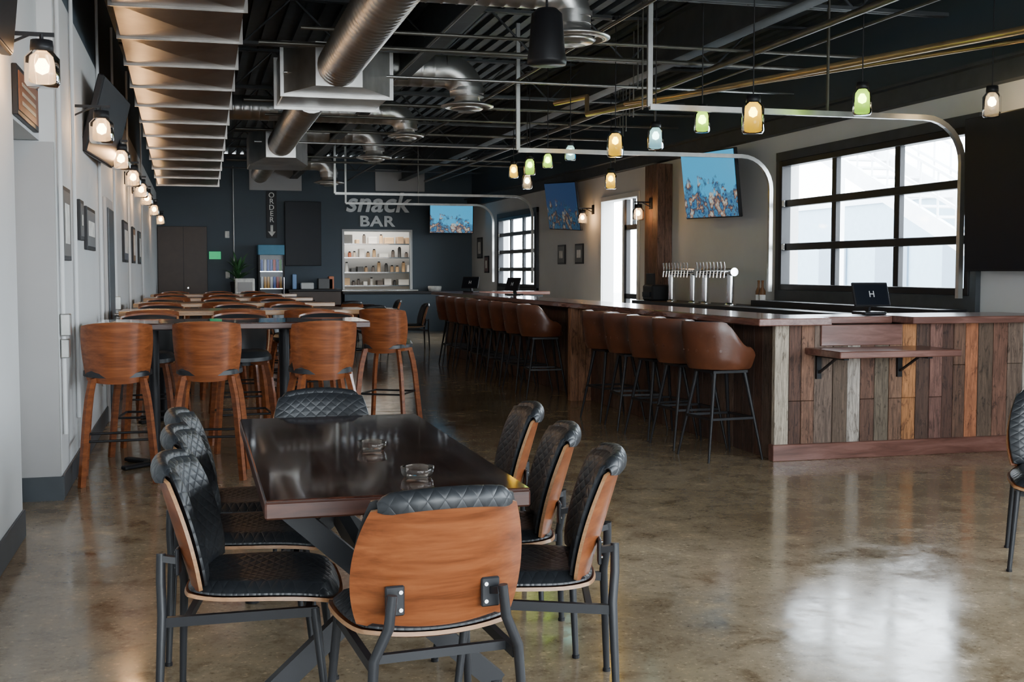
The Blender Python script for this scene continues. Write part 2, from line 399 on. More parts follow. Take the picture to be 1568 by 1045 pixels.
# ------------------------------------------------------------------ dining chair
def dining_chair():
    b=MB()
    def back(W0,W1,zc,hz,k,dy=0):
        def f(s,t):
            a,c=sq(s,t,k); w=W0+(W1-W0)*(c+1)/2
            return (w*a, -.205-.055*(c+1)+.075*a*a+dy, zc+hz*c)
        return f
    b.shell(back(.262,.238,.622,.190,.46),20,16,.006,.006,'walnut','walnut','walnutl',inv=True)
    pil=lambda s,t:.006+.036*((1-abs(s)**6)*(1-abs(t)**6))**.5
    b.shell(back(.248,.236,.640,.197,.46,.012),18,14,pil,.002,'quilt','bleather','quilt',(.23,.18),inv=True)
    def cap(s,t):   # quilted padding folded over the top of the shell
        e=s*.93; a,c=sq(e,1,.46); ph=(t+.15)*1.75; k=min(1,(1-abs(s))*6)**.5
        return (.236*a, -.308+.075*a*a-(.010+.014*k)*math.sin(ph), .632+.190*c+(.006+.022*k)*math.cos(ph)-.012*max(0,t))
    b.shell(cap,24,10,.002,.004,'quilt','quilt','quilt',(.23,.035))
    def seat(W,L,z,k,y0=.02):
        def f(s,t):
            a,c=sq(s,t,k)
            return (W*a*(1+.04*c), y0+L*c, z+.035*a*a-.015*max(0,c)**3+.03*max(0,-c)**4)
        return f
    b.shell(seat(.250,.250,.395,.5),16,16,.006,.006,'walnut','walnut','walnutl')
    ps=lambda s,t:.004+.05*((1-abs(s)**6)*(1-abs(t)**6))**.5
    b.shell(seat(.236,.240,.405,.5),16,16,ps,.002,'quilt','bleather','quilt',(.24,.24))
    for sx in(-1,1):
        b.sweep([(sx*.235,-.29,0),(sx*.210,-.275,.38),(sx*.170,-.285,.47),(sx*.160,-.285,.56)],[.011,.015,.015,.014],'blackm',10)
        b.sweep([(sx*.235,.235,0),(sx*.205,.19,.385)],[.011,.015],'blackm',10)
        b.bar((sx*.207,-.265,.355),(sx*.205,.20,.375),.02,.03,'blackm')
        b.box((sx*.140,-.236,.53),(.055,.012,.085),'blackm',bev=.004); b.bar((sx*.160,-.282,.545),(sx*.150,-.238,.535),.03,.02,'blackm')
        for z in(.505,.555): b.cyl((sx*.125,-.240,z),(sx*.125,-.248,z),.006,'chrome',8)
        b.cyl((sx*.235,-.29,0),(sx*.235,-.29,.012),.014,'black',10); b.cyl((sx*.235,.235,0),(sx*.235,.235,.012),.014,'black',10)
    b.bar((-.205,.17,.37),(.205,.17,.37),.02,.025,'blackm'); b.bar((-.205,-.2,.36),(.205,-.2,.36),.02,.025,'blackm')
    return b.mesh('dining_chair')
DC=dining_chair()
chairs=[(.635,3.42,.10),
 (.19,3.90,-1.72),(.20,4.60,-1.68),(.20,5.18,-1.66),
 (1.07,3.78,1.30),(1.11,4.38,1.38),(1.17,5.08,1.45),
 (.60,5.66,3.14),(4.08,4.80,2.5)]
for x,y,r in chairs: put('dining_chair',DC,(x,y,0),r)

b=MB(); x0,x1,y0,y1=.19,1.01,3.52,5.52
b.b2((x0,y0,.70),(x1,y1,.754),'epoxye',.006); b.b2((x0+.002,y0+.002,.752),(x1-.002,y1-.002,.76),'epoxy',.003)
b.b2((x0+.04,y0+.3,.675),(x1-.04,y0+.42,.70),'blackm'); b.b2((x0+.04,y1-.42,.675),(x1-.04,y1-.3,.70),'blackm')
for yy in (y0+.36,y1-.36):
    b.bar((x0+.06,yy,.69),(x1-.02,yy,.02),.05,.07,'blackm'); b.bar((x1-.06,yy+.05,.69),(x0+.02,yy+.05,.02),.05,.07,'blackm')
    for xx in (x0+.03,x1-.03): b.cyl((xx,yy,.0),(xx,yy,.03),.03,'black',14)
b.bar((.6,y0+.36,.36),(.6,y1-.36,.36),.05,.07,'blackm')
put('dining_table',b)
b=MB(); b.lathe([(.0,.002),(.045,.002),(.052,.012),(.056,.035),(.05,.036),(.044,.014),(0,.010)],'jar',n=28); AT=b.mesh('glass_candle_dish')
for x,y in((.70,3.80),(.64,4.42)): put('glass_candle_dish',AT,(x,y,.761))

# ------------------------------------------------------------------ walnut bar stool
def walnut_stool():
    b=MB()
    def back(s,t):
        a,c=sq(s,t,.45); ph=a*1.15; R=.245+.02*c
        return (R*math.sin(ph), -R*math.cos(ph)+.015-.02*c, .89+.21*c)
    b.shell(back,20,12,.006,.006,'walnut','walnut','walnutl',inv=True)
    pil=lambda s,t:.008+.03*((1-abs(s)**6)*(1-abs(t)**6))**.5
    def back2(s,t):
        p=back(s*.93,t*.93); return (p[0]*.965,p[1]*.965,p[2])
    b.shell(back2,18,10,pil,.002,'bleather','bleather','bleather',inv=True)
    def seat(s,t):
        a,c=sq(s,t,.8); return (.225*a,.02+.22*c,.74+.01*a*a)
    b.shell(seat,14,14,lambda s,t:.01+.055*((1-abs(s)**6)*(1-abs(t)**6))**.5,.02,'bleather','walnut','bleather')
    for sx in(-1,1):
        for sy in(-1,1):
            pts=[]
            for k in range(10):
                q=k/9
                if q<.35:
                    u=q/.35; pts.append((sx*(.04+.13*u),sy*(.04+.13*u),.715-.012*u))
                else:
                    u=(q-.35)/.65; e=min(1,u*3)
                    pts.append((sx*(.17+.015*math.sin(e*1.57)+.055*u),sy*(.17+.015*math.sin(e*1.57)+.055*u),.703-.028*math.sin(min(1,u*4)*1.57)-.675*u**1.0))
            pts[-1]=(pts[-1][0],pts[-1][1],0)
            b.sweep(pts,1,'walnut',4,False,rect=(.045,.028),up=(sx,-sy,0))
    z=.30
    for s in(-1,1):
        b.cyl((-.2,s*.2,z),(.2,s*.2,z),.009,'black',8); b.cyl((s*.2,-.2,z+.001),(s*.2,.2,z+.001),.009,'black',8)
    b.cyl((0,0,.68),(0,0,.73),.09,'black',16)
    return b.mesh('walnut_bar_stool')
WS=walnut_stool()
tabs=[(9.08,-.68,1.25),(11.75,-.68,1.62),(14.4,-.68,1.6),(17.1,-.68,1.6),(19.8,-.68,1.6)]
for i,(yc,xa,xb) in enumerate(tabs):
    b=MB(); h=1.07
    tm='oak' if i else 'epoxy'; te='oak' if i else 'epoxye'
    b.b2((xa,yc-.4,h-.045),(xb,yc+.4,h-.006),te,.003)
    for k in range(4):
        b.b2((xa+.001,yc-.399+k*.1995+.0005,h-.007),(xb-.001,yc-.1995+k*.1995-.0005,h),tm,.002)
    for xp in (-.3,xb-.6):
        b.cyl((xp,yc,.03),(xp,yc,h-.045),.038,'black',16); b.box((xp,yc,h-.052),(.35,.5,.012),'black')
        b.lathe([(.04,.05),(.06,.03),(.09,.025)],'black',(xp,yc,0))
        for a in(.785,2.356):
            R=Matrix.Rotation(a,4,'Z'); b.box((xp,yc,.018),(.62,.06,.03),'black',bev=.008,R=R)
    put('high_top_table',b)
for x,y,r in [(-.52,8.48,.05),(.09,8.5,-.12),(.86,8.42,.08)]: put('walnut_bar_stool',WS,(x,y,0),r)
put('walnut_bar_stool',WS,(1.74,10.95,0),-.5)
for i,(yc,xa,xb) in enumerate(tabs):
    for k,xx in enumerate((-.35,.35,1.0)):
        put('walnut_bar_stool',WS,(xx+random.uniform(-.05,.05),yc+.66,0),math.pi+random.uniform(-.15,.15))
        if i: put('walnut_bar_stool',WS,(xx+random.uniform(-.05,.05),yc-.64,0),random.uniform(-.15,.15))

# ------------------------------------------------------------------ leather bar stool
def leather_stool():
    b=MB()
    def H(a):
        x=min(1,max(0,(abs(a)-.50)/.35)); x=x*x*(3-2*x); return .36*(1-x)+.17*x
    def buck(s,t):
        ph=s*2.25; h=H(s)*(1-.25*max(0,(abs(s)-.9)/.1)); z=(t+1)/2
        R=.225+.035*z
        return (R*math.sin(ph), -R*math.cos(ph)-.02*z*math.cos(ph), .70+h*z)
    b.shell(buck,36,8,lambda s,t:.014+.014*(1-t**6),lambda s,t:.012+.010*(1-t**6),'cognac','cognac','cognac')
    for j,z in enumerate((.84,.95)):
        for k in range(-3,4):
            ph=k*.36+(.18 if j else 0)
            R=.225+.035*((z-.7)/.36)+.022
            if abs(ph)<1.25:
                p=Vector((R*math.sin(ph),-R*math.cos(ph)-.012*math.cos(ph),z)); n=Vector((math.sin(ph),-math.cos(ph),0))
                b.cyl(p-n*.006,p+n*.008,.010,'cognac',8)
    def seat(s,t):
        a,c=sq(s,t,.95); return (.225*a,.015+.225*c,.72)
    b.shell(seat,16,16,lambda s,t:.01+.065*((1-abs(s)**5)*(1-abs(t)**5))**.5,lambda s,t:.01+.03*((1-abs(s)**4)*(1-abs(t)**4)),'cognac','cognac','cognac')
    b.box((0,.01,.675),(.3,.3,.02),'black')
    for sx in(-1,1):
        for sy in(-1,1):
            b.cyl((sx*.235,.01+sy*.235,0),(sx*.13,.01+sy*.13,.68),.009,'black',10,r2=.017)
    q=.235-.105*.32/.68; z=.32
    for s in(-1,1):
        b.bar((-q,.01+s*q,z),(q,.01+s*q,z),.018,.018,'black'); b.bar((s*q,.01-q,z),(s*q,.01+q,z),.018,.018,'black')
    return b.mesh('leather_bar_stool')
LS=leather_stool()
for y in (8.32,8.93,9.52,10.12,10.75): put('leather_bar_stool',LS,(3.90,y,0),-1.57+random.uniform(-.12,.12))
for k in range(8): put('leather_bar_stool',LS,(3.85,12.95+k*.67,0),-1.57+random.uniform(-.12,.12))

# ------------------------------------------------------------------ bar
b=MB(); CT=1.09
cols=[(.085,.040,.026),(.115,.06,.038),(.15,.105,.075),(.17,.09,.053),(.06,.033,.024),(.36,.14,.055),(.11,.07,.05),(.15,.08,.055),(.42,.37,.29),(.09,.045,.03)]
b.b2((4.26,8.08,0),(XR-.01,8.6,1.03),'dark'); b.b2((4.30,8.1,0),(4.8,20.2,1.03),'dark')
x=4.22; i=0
seq=[8,0,3,2,6,8,1,2,3,5,9,7,0,1,5,6,3,2]
while x<XR-.02:
    w=.12 if i==0 else random.uniform(.10,.16); w=min(w,XR-.01-x)
    c=cols[seq[i%len(seq)]]; c=tuple(q*random.uniform(.93,1.07) for q in c)
    zz=random.choice([.45,.7,2]) if i else 2
    if zz<1:
        b.b2((x+.002,8.03+random.uniform(0,.006),.12),(x+w-.002,8.08,zz),'plank',.003,c)
        b.b2((x+.002,8.03+random.uniform(0,.006),zz+.003),(x+w-.002,8.08,1.03),'plank',.003,tuple(q*1.25 for q in c))
    else: b.b2((x+.002,8.03+random.uniform(0,.006),.12),(x+w-.002,8.08,1.03),'plank',.003,c)
    x+=w;i+=1
b.b2((4.20,8.0,0),(XR-.01,8.08,.125),'counterx',.004)
y=8.09
while y<20.1:
    w=random.uniform(.12,.2); c=random.choice([cols[0],cols[4],cols[9],cols[6]]); b.b2((4.24,y,.0),(4.30,y+w-.003,1.03),'plank',.003,c); y+=w
for k in range(3): b.b2((4.0+k*.09,12.35,0),(4.0+k*.09+.087,12.45,1.03),'plank',.004,(.26,.12,.06))
b.b2((4.0,7.86,CT-.055),(4.6,20.3,CT),'counter',.006)
b.b2((4.602,8.12,CT-.056),(5.28,8.62,CT-.002),'counterx',.006)
b.b2((5.28,7.84,CT-.052),(XR-.01,8.62,CT+.002),'counterx',.006)
b.b2((4.6,20.302-.6,CT-.055),(6.0,20.3,CT),'counterx',.006); b.b2((4.8,19.8,0),(5.9,20.2,1.03),'dark')
b.b2((4.6,8.015,.87),(5.3,8.10,1.03),'counterx',.004)
b.b2((4.47,7.52,.81),(5.48,8.03,.86),'counterx',.006)
for xx in(4.58,5.28):
    b.b2((xx-.02,7.62,.79),(xx+.02,8.03,.81),'black'); b.b2((xx-.02,8.005,.62),(xx+.02,8.03,.81),'black'); b.bar((xx,7.75,.80),(xx,8.02,.66),.02,.012,'black')
put('bar_counter',b)
b=MB(); b.b2((6.05,9.0,0),(XR-.06,15.7,.98),'brownp',.005); b.b2((6.0,8.98,.98),(XR-.055,15.72,1.03),'black',.005)
b.b2((6.3,9.0,1.03),(XR-.06,12.6,1.10),'black')
for k in range(11): b.b2((6.035,9.1+k*.6,.1),(6.05,9.65+k*.6,.9),'black',.004)
put('back_bar_cabinet',b)
def taps():
    b=MB()
    for yy in(-.36,.36): b.cyl((0,yy,0),(0,yy,.40),.045,'chrome',16); b.lathe([(.07,0),(.07,.01),(.045,.03)],'chrome',(0,yy,0),16)
    b.cyl((0,-.46,.40),(0,.46,.40),.05,'chrome',16)
    for k in range(9):
        y=-.4+k*.1; b.cyl((-.04,y,.40),(-.10,y,.40),.012,'chrome',8); b.cyl((-.10,y,.41),(-.11,y,.33),.010,'chrome',8); b.sweep([(-.10,y,.42),(-.10,y,.46),(-.11,y,.52)],[.008,.012,.014],'chrome',8)
    return b.mesh('beer_tap_tower')
BT=taps(); put('beer_tap_tower',BT,(6.25,13.40,1.031)); put('beer_tap_tower',BT,(6.25,14.5,1.031))
def pos():
    b=MB(); b.box((0,0,.012),(.2,.2,.024),'black',bev=.006); b.bar((0,.02,.02),(0,.0,.14),.05,.02,'black')
    R=Matrix.Rotation(math.radians(-18),4,'X'); b.box((0,-.02,.16),(.32,.02,.2),'black',bev=.005,R=R); b.box((0,-.031,.16),(.29,.004,.17),'screen',R=R)
    for dx in(-.018,.018): b.box((dx,-.0345,.165),(.007,.002,.05),'sign',R=R)
    b.box((0,-.0345,.165),(.03,.002,.007),'sign',R=R)
    return b.mesh('pos_terminal')
PS=pos(); put('pos_terminal',PS,(5.22,8.36,CT+.003),0); put('pos_terminal',PS,(4.42,19.0,CT+.001),-.8); put('pos_terminal',PS,(4.45,16.4,CT+.001),-1.2)
def bottle(name,col):
    b=MB(); b.lathe([(0,0),(.035,0),(.037,.01),(.037,.17),(.014,.22),(.013,.28),(.016,.285),(.016,.30),(0,.30)],'paint',n=14,col=col); b.lathe([(.0375,.05),(.0375,.13)],'paper',n=14); return b.mesh(name)
BOT=[bottle('liquor_bottle',c) for c in((.03,.05,.02),(.15,.06,.015),(.25,.25,.22),(.02,.02,.02))]
for y in [12.70,12.80]:
    put('liquor_bottle',random.choice(BOT),(6.5,y,1.031))
b=MB(); b.b2((-.15,-.18,0),(.15,.18,.22),'black',.02); b.box((-.1,0,.28),(.02,.3,.2),'black',bev=.005); b.b2((-.17,-.14,.05),(-.15,.14,.12),'screen',.004); put('cash_register',b,(6.25,15.38,1.031))

# ------------------------------------------------------------------ TVs
def tv(name,w,h,loc,rz,tilt=0,lit=None,roll=0,mount=.25):
    b=MB(); b.box((0,0,0),(w,.05,h),'black',bev=.008)
    b.box((0,-.027,0),(w-.03,.006,h-.03),lit or 'screen')
    b.box((0,.05,0),(w*.4,.05,h*.4),'black',bev=.01); b.bar((0,.05,0),(0,mount,0),.08,.06,'black')
    return put(name,b,loc,R=(tilt,roll,rz))
tv('television',1.38,.84,(6.30,13.75,2.53),-1.50,.12,'tv',.02)
tv('television',1.5,.85,(6.36,20.1,2.60),-1.50,.15,'tvdim',.05)
tv('television',2.0,1.30,(6.42,7.80,2.09),-1.57,0.02,None,0,.2)
tv('television',1.05,.66,(5.85,27.2,2.66),0,.05,'tv',0,1.2)
tv('television',.85,1.52,(2.5,28.35,2.33),0,0,None,0,.12)
tv('television',1.6,.62,(-.70,10.6,2.68),1.50,.25,None,0,.1)
tv('television',1.6,.85,(-.80,5.25,2.88),1.57,.10,None,0,.1)
def frame(name,y,z,w,h,side='L',art=(.5,.5,.5)):
    b=MB(); x=XL+.014 if side=='L' else XR-.014; sg=1 if side=='L' else -1
    b.b2((x-.012,y-w/2,z-h/2),(x+.012,y+w/2,z+h/2),'black',.003)
    b.box((x+sg*.0135,y,z),(.002,w-.06,h-.06),'paint',col=art); b.box((x+sg*.0155,y,z),(.002,w-.24,h-.22),'paper')
    put(name,b)
for y,z,w,h,c in((8.25,1.75,.5,.48,(.12,.11,.10)),(9.35,1.82,.30,.30,(.1,.1,.1)),(10.15,1.78,.8,.34,(.15,.15,.15)),(15.2,1.8,.9,.5,(.1,.1,.12)),(17.2,1.8,.6,.5,(.2,.12,.06)),(19,1.8,.6,.5,(.1,.12,.12))):
    frame('framed_picture',y,z,w,h,'L',c)
frame('framed_picture',21.05,1.75,.45,.36,'R',(.1,.1,.1)); frame('framed_picture',20.0,1.75,.45,.36,'R',(.1,.1,.1)); frame('framed_picture',27.6,2.0,.5,.5,'R',(.1,.1,.1)); frame('framed_picture',26.9,1.6,.4,.4,'R',(.2,.1,.1))
b=MB(); b.b2((XN+.001,6.75,2.27),(XN+.03,7.62,2.54),'black',.004); b.b2((XN+.03,6.79,2.30),(XN+.034,7.58,2.51),'paint',0,(.22,.07,.025))
for k in range(3):
    b.b2((XN+.034,6.9,2.34+k*.05),(XN+.036,7.45,2.36+k*.05),'paint',0,(.5,.4,.3))
put('framed_sign',b)
b=MB(); b.b2((XL+.001,11.8,.0),(XL+.03,12.75,2.15),'grey',.005); b.b2((XL+.03,11.9,.05),(XL+.045,12.65,2.05),'base',.005); b.cyl((XL+.045,12.5,1.0),(XL+.10,12.5,1.0),.02,'chrome'); put('door_2',b)
b=MB()
for y in(7.95,8.85,11.2,13.2,16,20): b.cyl((XL+.02,y,.4),(XL+.02,y,4.0),.014,'white',8)
for y in(7.95,13.2): b.box((XL+.035,y,1.10),(.06,.09,.14),'galv',bev=.006)
b.box((XL+.03,7.95,.95),(.05,.09,.12),'galv',bev=.006)
put('electrical_conduit',b)

# ------------------------------------------------------------------ sconces & pendants
def jar(b,o,r,h,g,bulb):
    b.lathe([(r*.45,0),(r*.6,-.02),(r,-.06),(r,-h+.02),(r*.85,-h),(0,-h)],g,o,20)
    b.lathe([(0,.03),(r*.62,.03),(r*.66,.0),(r*.66,-.03),(0,-.03)],'black',o,16)
    b.cyl((o[0],o[1],o[2]-.03),(o[0],o[1],o[2]-.06),.016,'black',10)
    b.lathe([(0,-.05),(.016,-.06),(.035,-.095),(.03,-.125),(0,-.14)],bulb,o,12)
def sconce_mesh():
    b=MB(); b.box((.0085,0,0),(.015,.11,.16),'black',bev=.004)
    b.bar((.01,0,.02),(.26,0,.02),.014,.02,'black'); b.bar((.01,0,-.05),(.14,0,.015),.012,.012,'black')
    b.cyl((.2,0,.02),(.2,0,-.02),.01,'black'); jar(b,(.2,0,-.04),.085,.20,'jar','bulb')
    return b.mesh('sconce_lamp')
SM=sconce_mesh()
def plight(par,loc,e,col=(1,.58,.26),r=.045):
    l=D.lights.new('bulb_light','POINT'); l.energy=e; l.color=col; l.shadow_soft_size=r
    o=D.objects.new('bulb_light',l); SC.collection.objects.link(o); o.parent=par; o.location=loc
for y in(6.35,9.0,11.3,13.5,15.5,17.3,20.4,24.3):
    s=put('sconce_lamp',SM,(XL if y>7 else XN,y,2.60)); plight(s,(.2,0,-.13),28)
s=put('sconce_lamp',SM,(XR,19.28,2.5),math.pi); plight(s,(.2,0,-.13),22)
s=put('sconce_lamp',SM,(6.42,16.05,2.42),math.pi); plight(s,(.2,0,-.13),22)
pend=[(4.2,8.4,2.66,'jy',1.15),(5.15,8.4,2.80,'jg',1.0),(6.35,8.4,2.82,'jar',1.0),(4.2,9.35,2.72,'jg',.9),(4.2,10.4,2.70,'jb',1.0),(4.2,11.5,2.77,'jy',1.15),
 (4.2,13.0,2.80,'jb',.85),(4.2,13.9,2.79,'jg',.85),(4.2,14.7,2.80,'jg',1),(4.2,15.5,2.80,'jy',.9),(4.25,15.0,2.62,'jar',.9),(5.2,14.4,2.62,'jy',1.0)]
for x,y,z,g,k in pend:
    b=MB(); jar(b,(0,0,.11),.075*k,.23*k,g,'bulbw'); b.cyl((0,0,.13),(0,0,4.0-z),.005,'black',6); b.cyl((0,0,4.0-z),(0,0,4.04-z),.04,'black',10)
    p=put('mason_jar_pendant_light',b,(x,y,z)); plight(p,(0,0,.015),4,(1,.75,.4))

# ------------------------------------------------------------------ ductwork
def spiral(b,p0,p1,r,n=22,step=.12,m='galvd'):
    p0,p1=Vector(p0),Vector(p1); L=(p1-p0).length; k=max(2,int(L/step)); pts=[];rad=[]
    for i in range(k+1):
        c=p0.lerp(p1,i/k)
        d=(p1-p0).normalized()*.012
        if 0<i<k:
            pts+=[c-d,c,c+d]; rad+=[r,r+.006,r]
        else: pts.append(c); rad.append(r)
    b.sweep(pts,rad,m,n)
def elbow(b,c,a0,a1,R,r,plane,m='galvd'):
    pts=[Vector(c)+plane[0]*R*math.cos(a0+(a1-a0)*i/8)+plane[1]*R*math.sin(a0+(a1-a0)*i/8) for i in range(9)]
    b.sweep(pts,r,m,22); return pts
def diffuser(b,x,y,z,r=.3):
    b.lathe([(r*.45,.12),(r*.5,.05),(r,.0),(r,-.015),(r*.8,-.03),(r*.78,-.0),(r*.6,-.0)],'galvd',(x,y,z),28)
    b.lathe([(0,-.06),(r*.55,-.05),(r*.62,-.03),(r*.5,.0),(0,.01)],'galvd',(x,y,z),28)
    b.lathe([(r*.35,-.075),(r*.3,-.07),(0,-.085)],'galvd',(x,y,z),24)
b=MB(); ya,yb=5.0,19.3
def dz(y): return 3.36-(y-8)*.05
N=15
for i in range(N):
    y0=ya+(yb-ya)*i/N; y1=ya+(yb-ya)*(i+1)/N; z0,z1=dz(y0),dz(y1); xa,xb=-.53,.37; h=.45
    ym=(y0+y1)/2; zm=(z0+z1)/2-.03; xm=(xa+xb)/2
    vs=[(xa,y0,z0),(xb,y0,z0),(xb,y1,z1),(xa,y1,z1),(xm,ym,zm),(xa,y0,z0+h),(xb,y0,z0+h),(xb,y1,z1+h),(xa,y1,z1+h)]
    b.add(vs,[(0,4,1),(1,4,2),(2,4,3),(3,4,0),(0,5,8,3),(1,2,7,6),(5,6,7,8),(0,1,6,5),(3,8,7,2)],'galvr')
    b.b2((xa-.03,y1-.012,z1-.020),(xb+.03,y1+.012,z1+h+.03),'galvr')
    b.cyl((xa-.02,y1,z1+h),(xa-.02,y1,ZC-.005),.006,'galv',6); b.cyl((xb+.02,y1,z1+h),(xb+.02,y1,ZC-.005),.006,'galv',6)
put('rectangular_air_duct',b)
V=Vector
b=MB(); ZD=3.42
spiral(b,(1.37,5.2,ZD+.02),(1.37,11.6,ZD),.20)
# tapered plenum box
def frustum(b,x0,x1,z0,z1,y0,X0,X1,Z0,Z1,Y1,m):
    vs=[(x0,y0,z0),(x1,y0,z0),(x1,y0,z1),(x0,y0,z1),(X0,Y1,Z0),(X1,Y1,Z0),(X1,Y1,Z1),(X0,Y1,Z1)]
    b.add(vs,[(0,1,2,3),(4,7,6,5),(0,4,5,1),(1,5,6,2),(2,6,7,3),(3,7,4,0)],m)
frustum(b,1.15,1.60,3.22,3.64,11.5,.90,2.0,3.25,3.75,12.3,'galvd')
b.b2((.90,12.3,3.25),(2.0,13.3,3.75),'galvd',.01)
for yy in(12.3,13.28): b.b2((.87,yy-.015,3.22),(2.03,yy+.015,3.78),'galvd')
spiral(b,(1.28,13.3,3.38),(1.28,18.2,3.36),.19); frustum(b,1.06,1.50,3.15,3.57,18.1,.85,1.75,3.1,3.6,18.9,'galvd')
b.b2((.85,18.9,3.1),(1.75,19.8,3.6),'galvd',.01); spiral(b,(1.28,19.8,3.36),(1.28,24,3.36),.17)
put('spiral_air_duct',b)
def lateral(x0,x1,y,z,r,zd,rd):
    b=MB(); R=r*1.4
    spiral(b,(x0,y,z),(x1-R,y,z),r)
    elbow(b,(x1-R,y,z-R),math.pi/2,0,R,r,(V((1,0,0)),V((0,0,1))))
    b.cyl((x1,y,z-R),(x1,y,zd+.1),r,'galvd',22); b.lathe([(r+.012,zd+.2),(r+.012,zd+.16)],'galvd',(x1,y,0),22)
    diffuser(b,x1,y,zd,rd); b.cyl((x0+.8,y,z+r),(x0+.8,y,ZC-.01),.006,'galv',6); put('spiral_branch_duct',b)
lateral(1.3,3.02,9.3,3.72,.15,3.36,.31)
lateral(2.0,3.12,13.6,3.78,.20,3.38,.31)
lateral(-.3,2.95,16.8,3.70,.17,3.38,.26)
lateral(1.3,2.95,19.9,3.76,.18,3.36,.30)
lateral(1.3,2.6,23.6,3.6,.17,3.2,.3)
b=MB(); b.lathe([(0,.40),(.08,.40),(.12,.36),(.14,.1),(.155,0),(.15,-.03),(0,-.03)],'black',n=24); b.cyl((0,0,.4),(0,0,1.0),.01,'black',8); put('hanging_speaker',b,(2.68,8.9,3.08))
for i,y in enumerate([6.2+2.85*k for k in range(8)]):
    b=MB(); zt,zb=ZC-.02,ZC-.5
    for dx in(-.03,.03):
        b.b2((XL+.01,y+dx-.02,zt-.03),(XR-.01,y+dx+.02,zt),'dark'); b.b2((XL+.3,y+dx-.02,zb),(XR-.3,y+dx+.02,zb+.03),'dark')
    x=XL+.3;up=True
    while x<XR-.7:
        b.cyl((x,y,zb if up else zt),(x+.5,y,zt if up else zb),.012,'dark',6); x+=.5; up=not up
    put('roof_joist',b)
for x in (2.3,4.9):
    b=MB(); b.b2((x-.008,YN+.01,ZC-.5),(x+.008,YF-.01,ZC-.05),'dark'); b.b2((x-.09,YN+.01,ZC-.52),(x+.09,YF-.01,ZC-.5),'dark'); b.b2((x-.09,YN+.01,ZC-.05),(x+.09,YF-.01,ZC-.03),'dark'); put('roof_girder',b)
def pipe(name,pts,r,m='dark'):
    b=MB(); b.sweep(pts,r,m,10)
    return put(name,b)
pipe('sprinkler_pipe',[(5.0,3.5,3.45),(5.0,26,3.45)],.03,'pipe')
pipe('gas_pipe',[(6.2,7.1,3.25),(4.4,13.0,3.25),(4.4,13.0,3.45),(4.2,13.6,3.45)],.032,'goldlit')
pipe('conduit_pipe',[(6.5,7.9,3.28),(4.45,11.9,3.22)],.02,'goldlit')
for k,(x,y) in enumerate([(2.2,3.6),(5.6,3.55),(3.4,3.5)]): pipe('conduit_pipe',[(x,4,y),(x,27,y)],.016,'pipe')
for y,z in((10.2,3.5),(12.2,3.45),(15.5,3.45),(18.3,3.4),(21,3.45)): pipe('conduit_pipe',[(.9,y,z),(6.6,y,z)],.016,'galv' if y in(12.2,18.3) else 'pipe')
for y,z in((11.2,3.55),(14.6,3.5),(17.6,3.5),(22.5,3.5)): pipe('sprinkler_pipe',[(.6,y,z),(6.5,y,z)],.022,'pipe')
def track(y,x0,zt=2.77,zb=1.2,xw=XR-.14):
    b=MB(); R=.38; pts=[(x0,y,zt)]
    for i in range(9):
        a=math.pi/2*i/8; pts.append((xw-R+R*math.sin(a),y,zt-R+R*math.cos(a)))
    pts.append((xw,y,zb)); b.sweep(pts,1,'galv',4,False,rect=(.045,.045),up=(0,1,0))
    b.b2((x0-.022,y-.015,zt),(x0+.022,y+.015,ZC-.005),'galv',.003); b.b2((x0+1.6,y-.012,zt+.02),(x0+1.615,y+.012,ZC-.1),'pipe')
    put('garage_door_track',b)
track(9.0,3.58); track(12.55,3.45); track(22.6,2.6,2.92); track(25.8,3.2,2.92)
for k in range(9):
    pipe('hanger_rod',[(4.3+k*.22,11+k*.7,3.0+random.uniform(0,.4)),(4.3+k*.22,11+k*.7,4.1)],.008,'pipe')

# ------------------------------------------------------------------ far wall dressing
def text(name,body,size,loc,ext=.02,shear=0,off=0,mat='sign',space=1,R=(math.pi/2,0,0),wid=None,line=1):
    c=D.curves.new(name,'FONT'); c.body=body; c.size=size; c.extrude=ext; c.shear=shear; c.offset=off; c.align_x='CENTER'; c.space_character=space; c.space_line=line
    o=D.objects.new(name,c); SC.collection.objects.link(o); dg=bpy.context.evaluated_depsgraph_get()
    me=D.meshes.new_from_object(o.evaluated_get(dg)); D.objects.remove(o); me.materials.clear(); me.materials.append(M[mat])
    xs=[v.co.x for v in me.vertices]; w=max(xs)-min(xs)
    o=put(name,me,loc,R=R)
    if wid: o.scale=(wid/w,1,1)
    return o
text('sign_lettering_snack','snack',.66,(4.28,YF-.03,2.88),.02,.25,.012,wid=1.6)
text('sign_lettering_bar','BAR',.35,(4.28,YF-.03,2.53),.02,0,.010,wid=.85,space=1.1)
b=MB(); b.b2((-.12,-.015,-.55),(.12,.015,.55),'black',.004); b.b2((-.03,-.02,-.42),(.03,-.015,-.25),'paper')
b.add([(-.09,-.02,-.40),(.09,-.02,-.40),(0,-.02,-.52)],[(0,1,2)],'paper'); so=put('order_here_sign',b,(1.78,YF-.02,2.78))
t=text('sign_letters','O\nR\nD\nE\nR',.17,(0,-.02,.40),.003,0,.002,'paper',line=.85); t.parent=so
b=MB()
b.b2((1.27,YF-.04,3.35),(2.49,YF-.001,3.88),'grey',.004); b.b2((4.25,YF-.04,3.38),(5.46,YF-.001,3.9),'grey',.004); put('ventilation_panel',b)
b=MB(); b.b2((-.82,YF-.05,0),(.29,YF-.001,2.48),'brownp',.006); b.b2((-.25,YF-.055,0),(-.24,YF-.05,2.48),'black'); b.cyl((-.15,YF-.05,1.05),(-.15,YF-.1,1.05),.02,'chrome'); put('door_3',b)
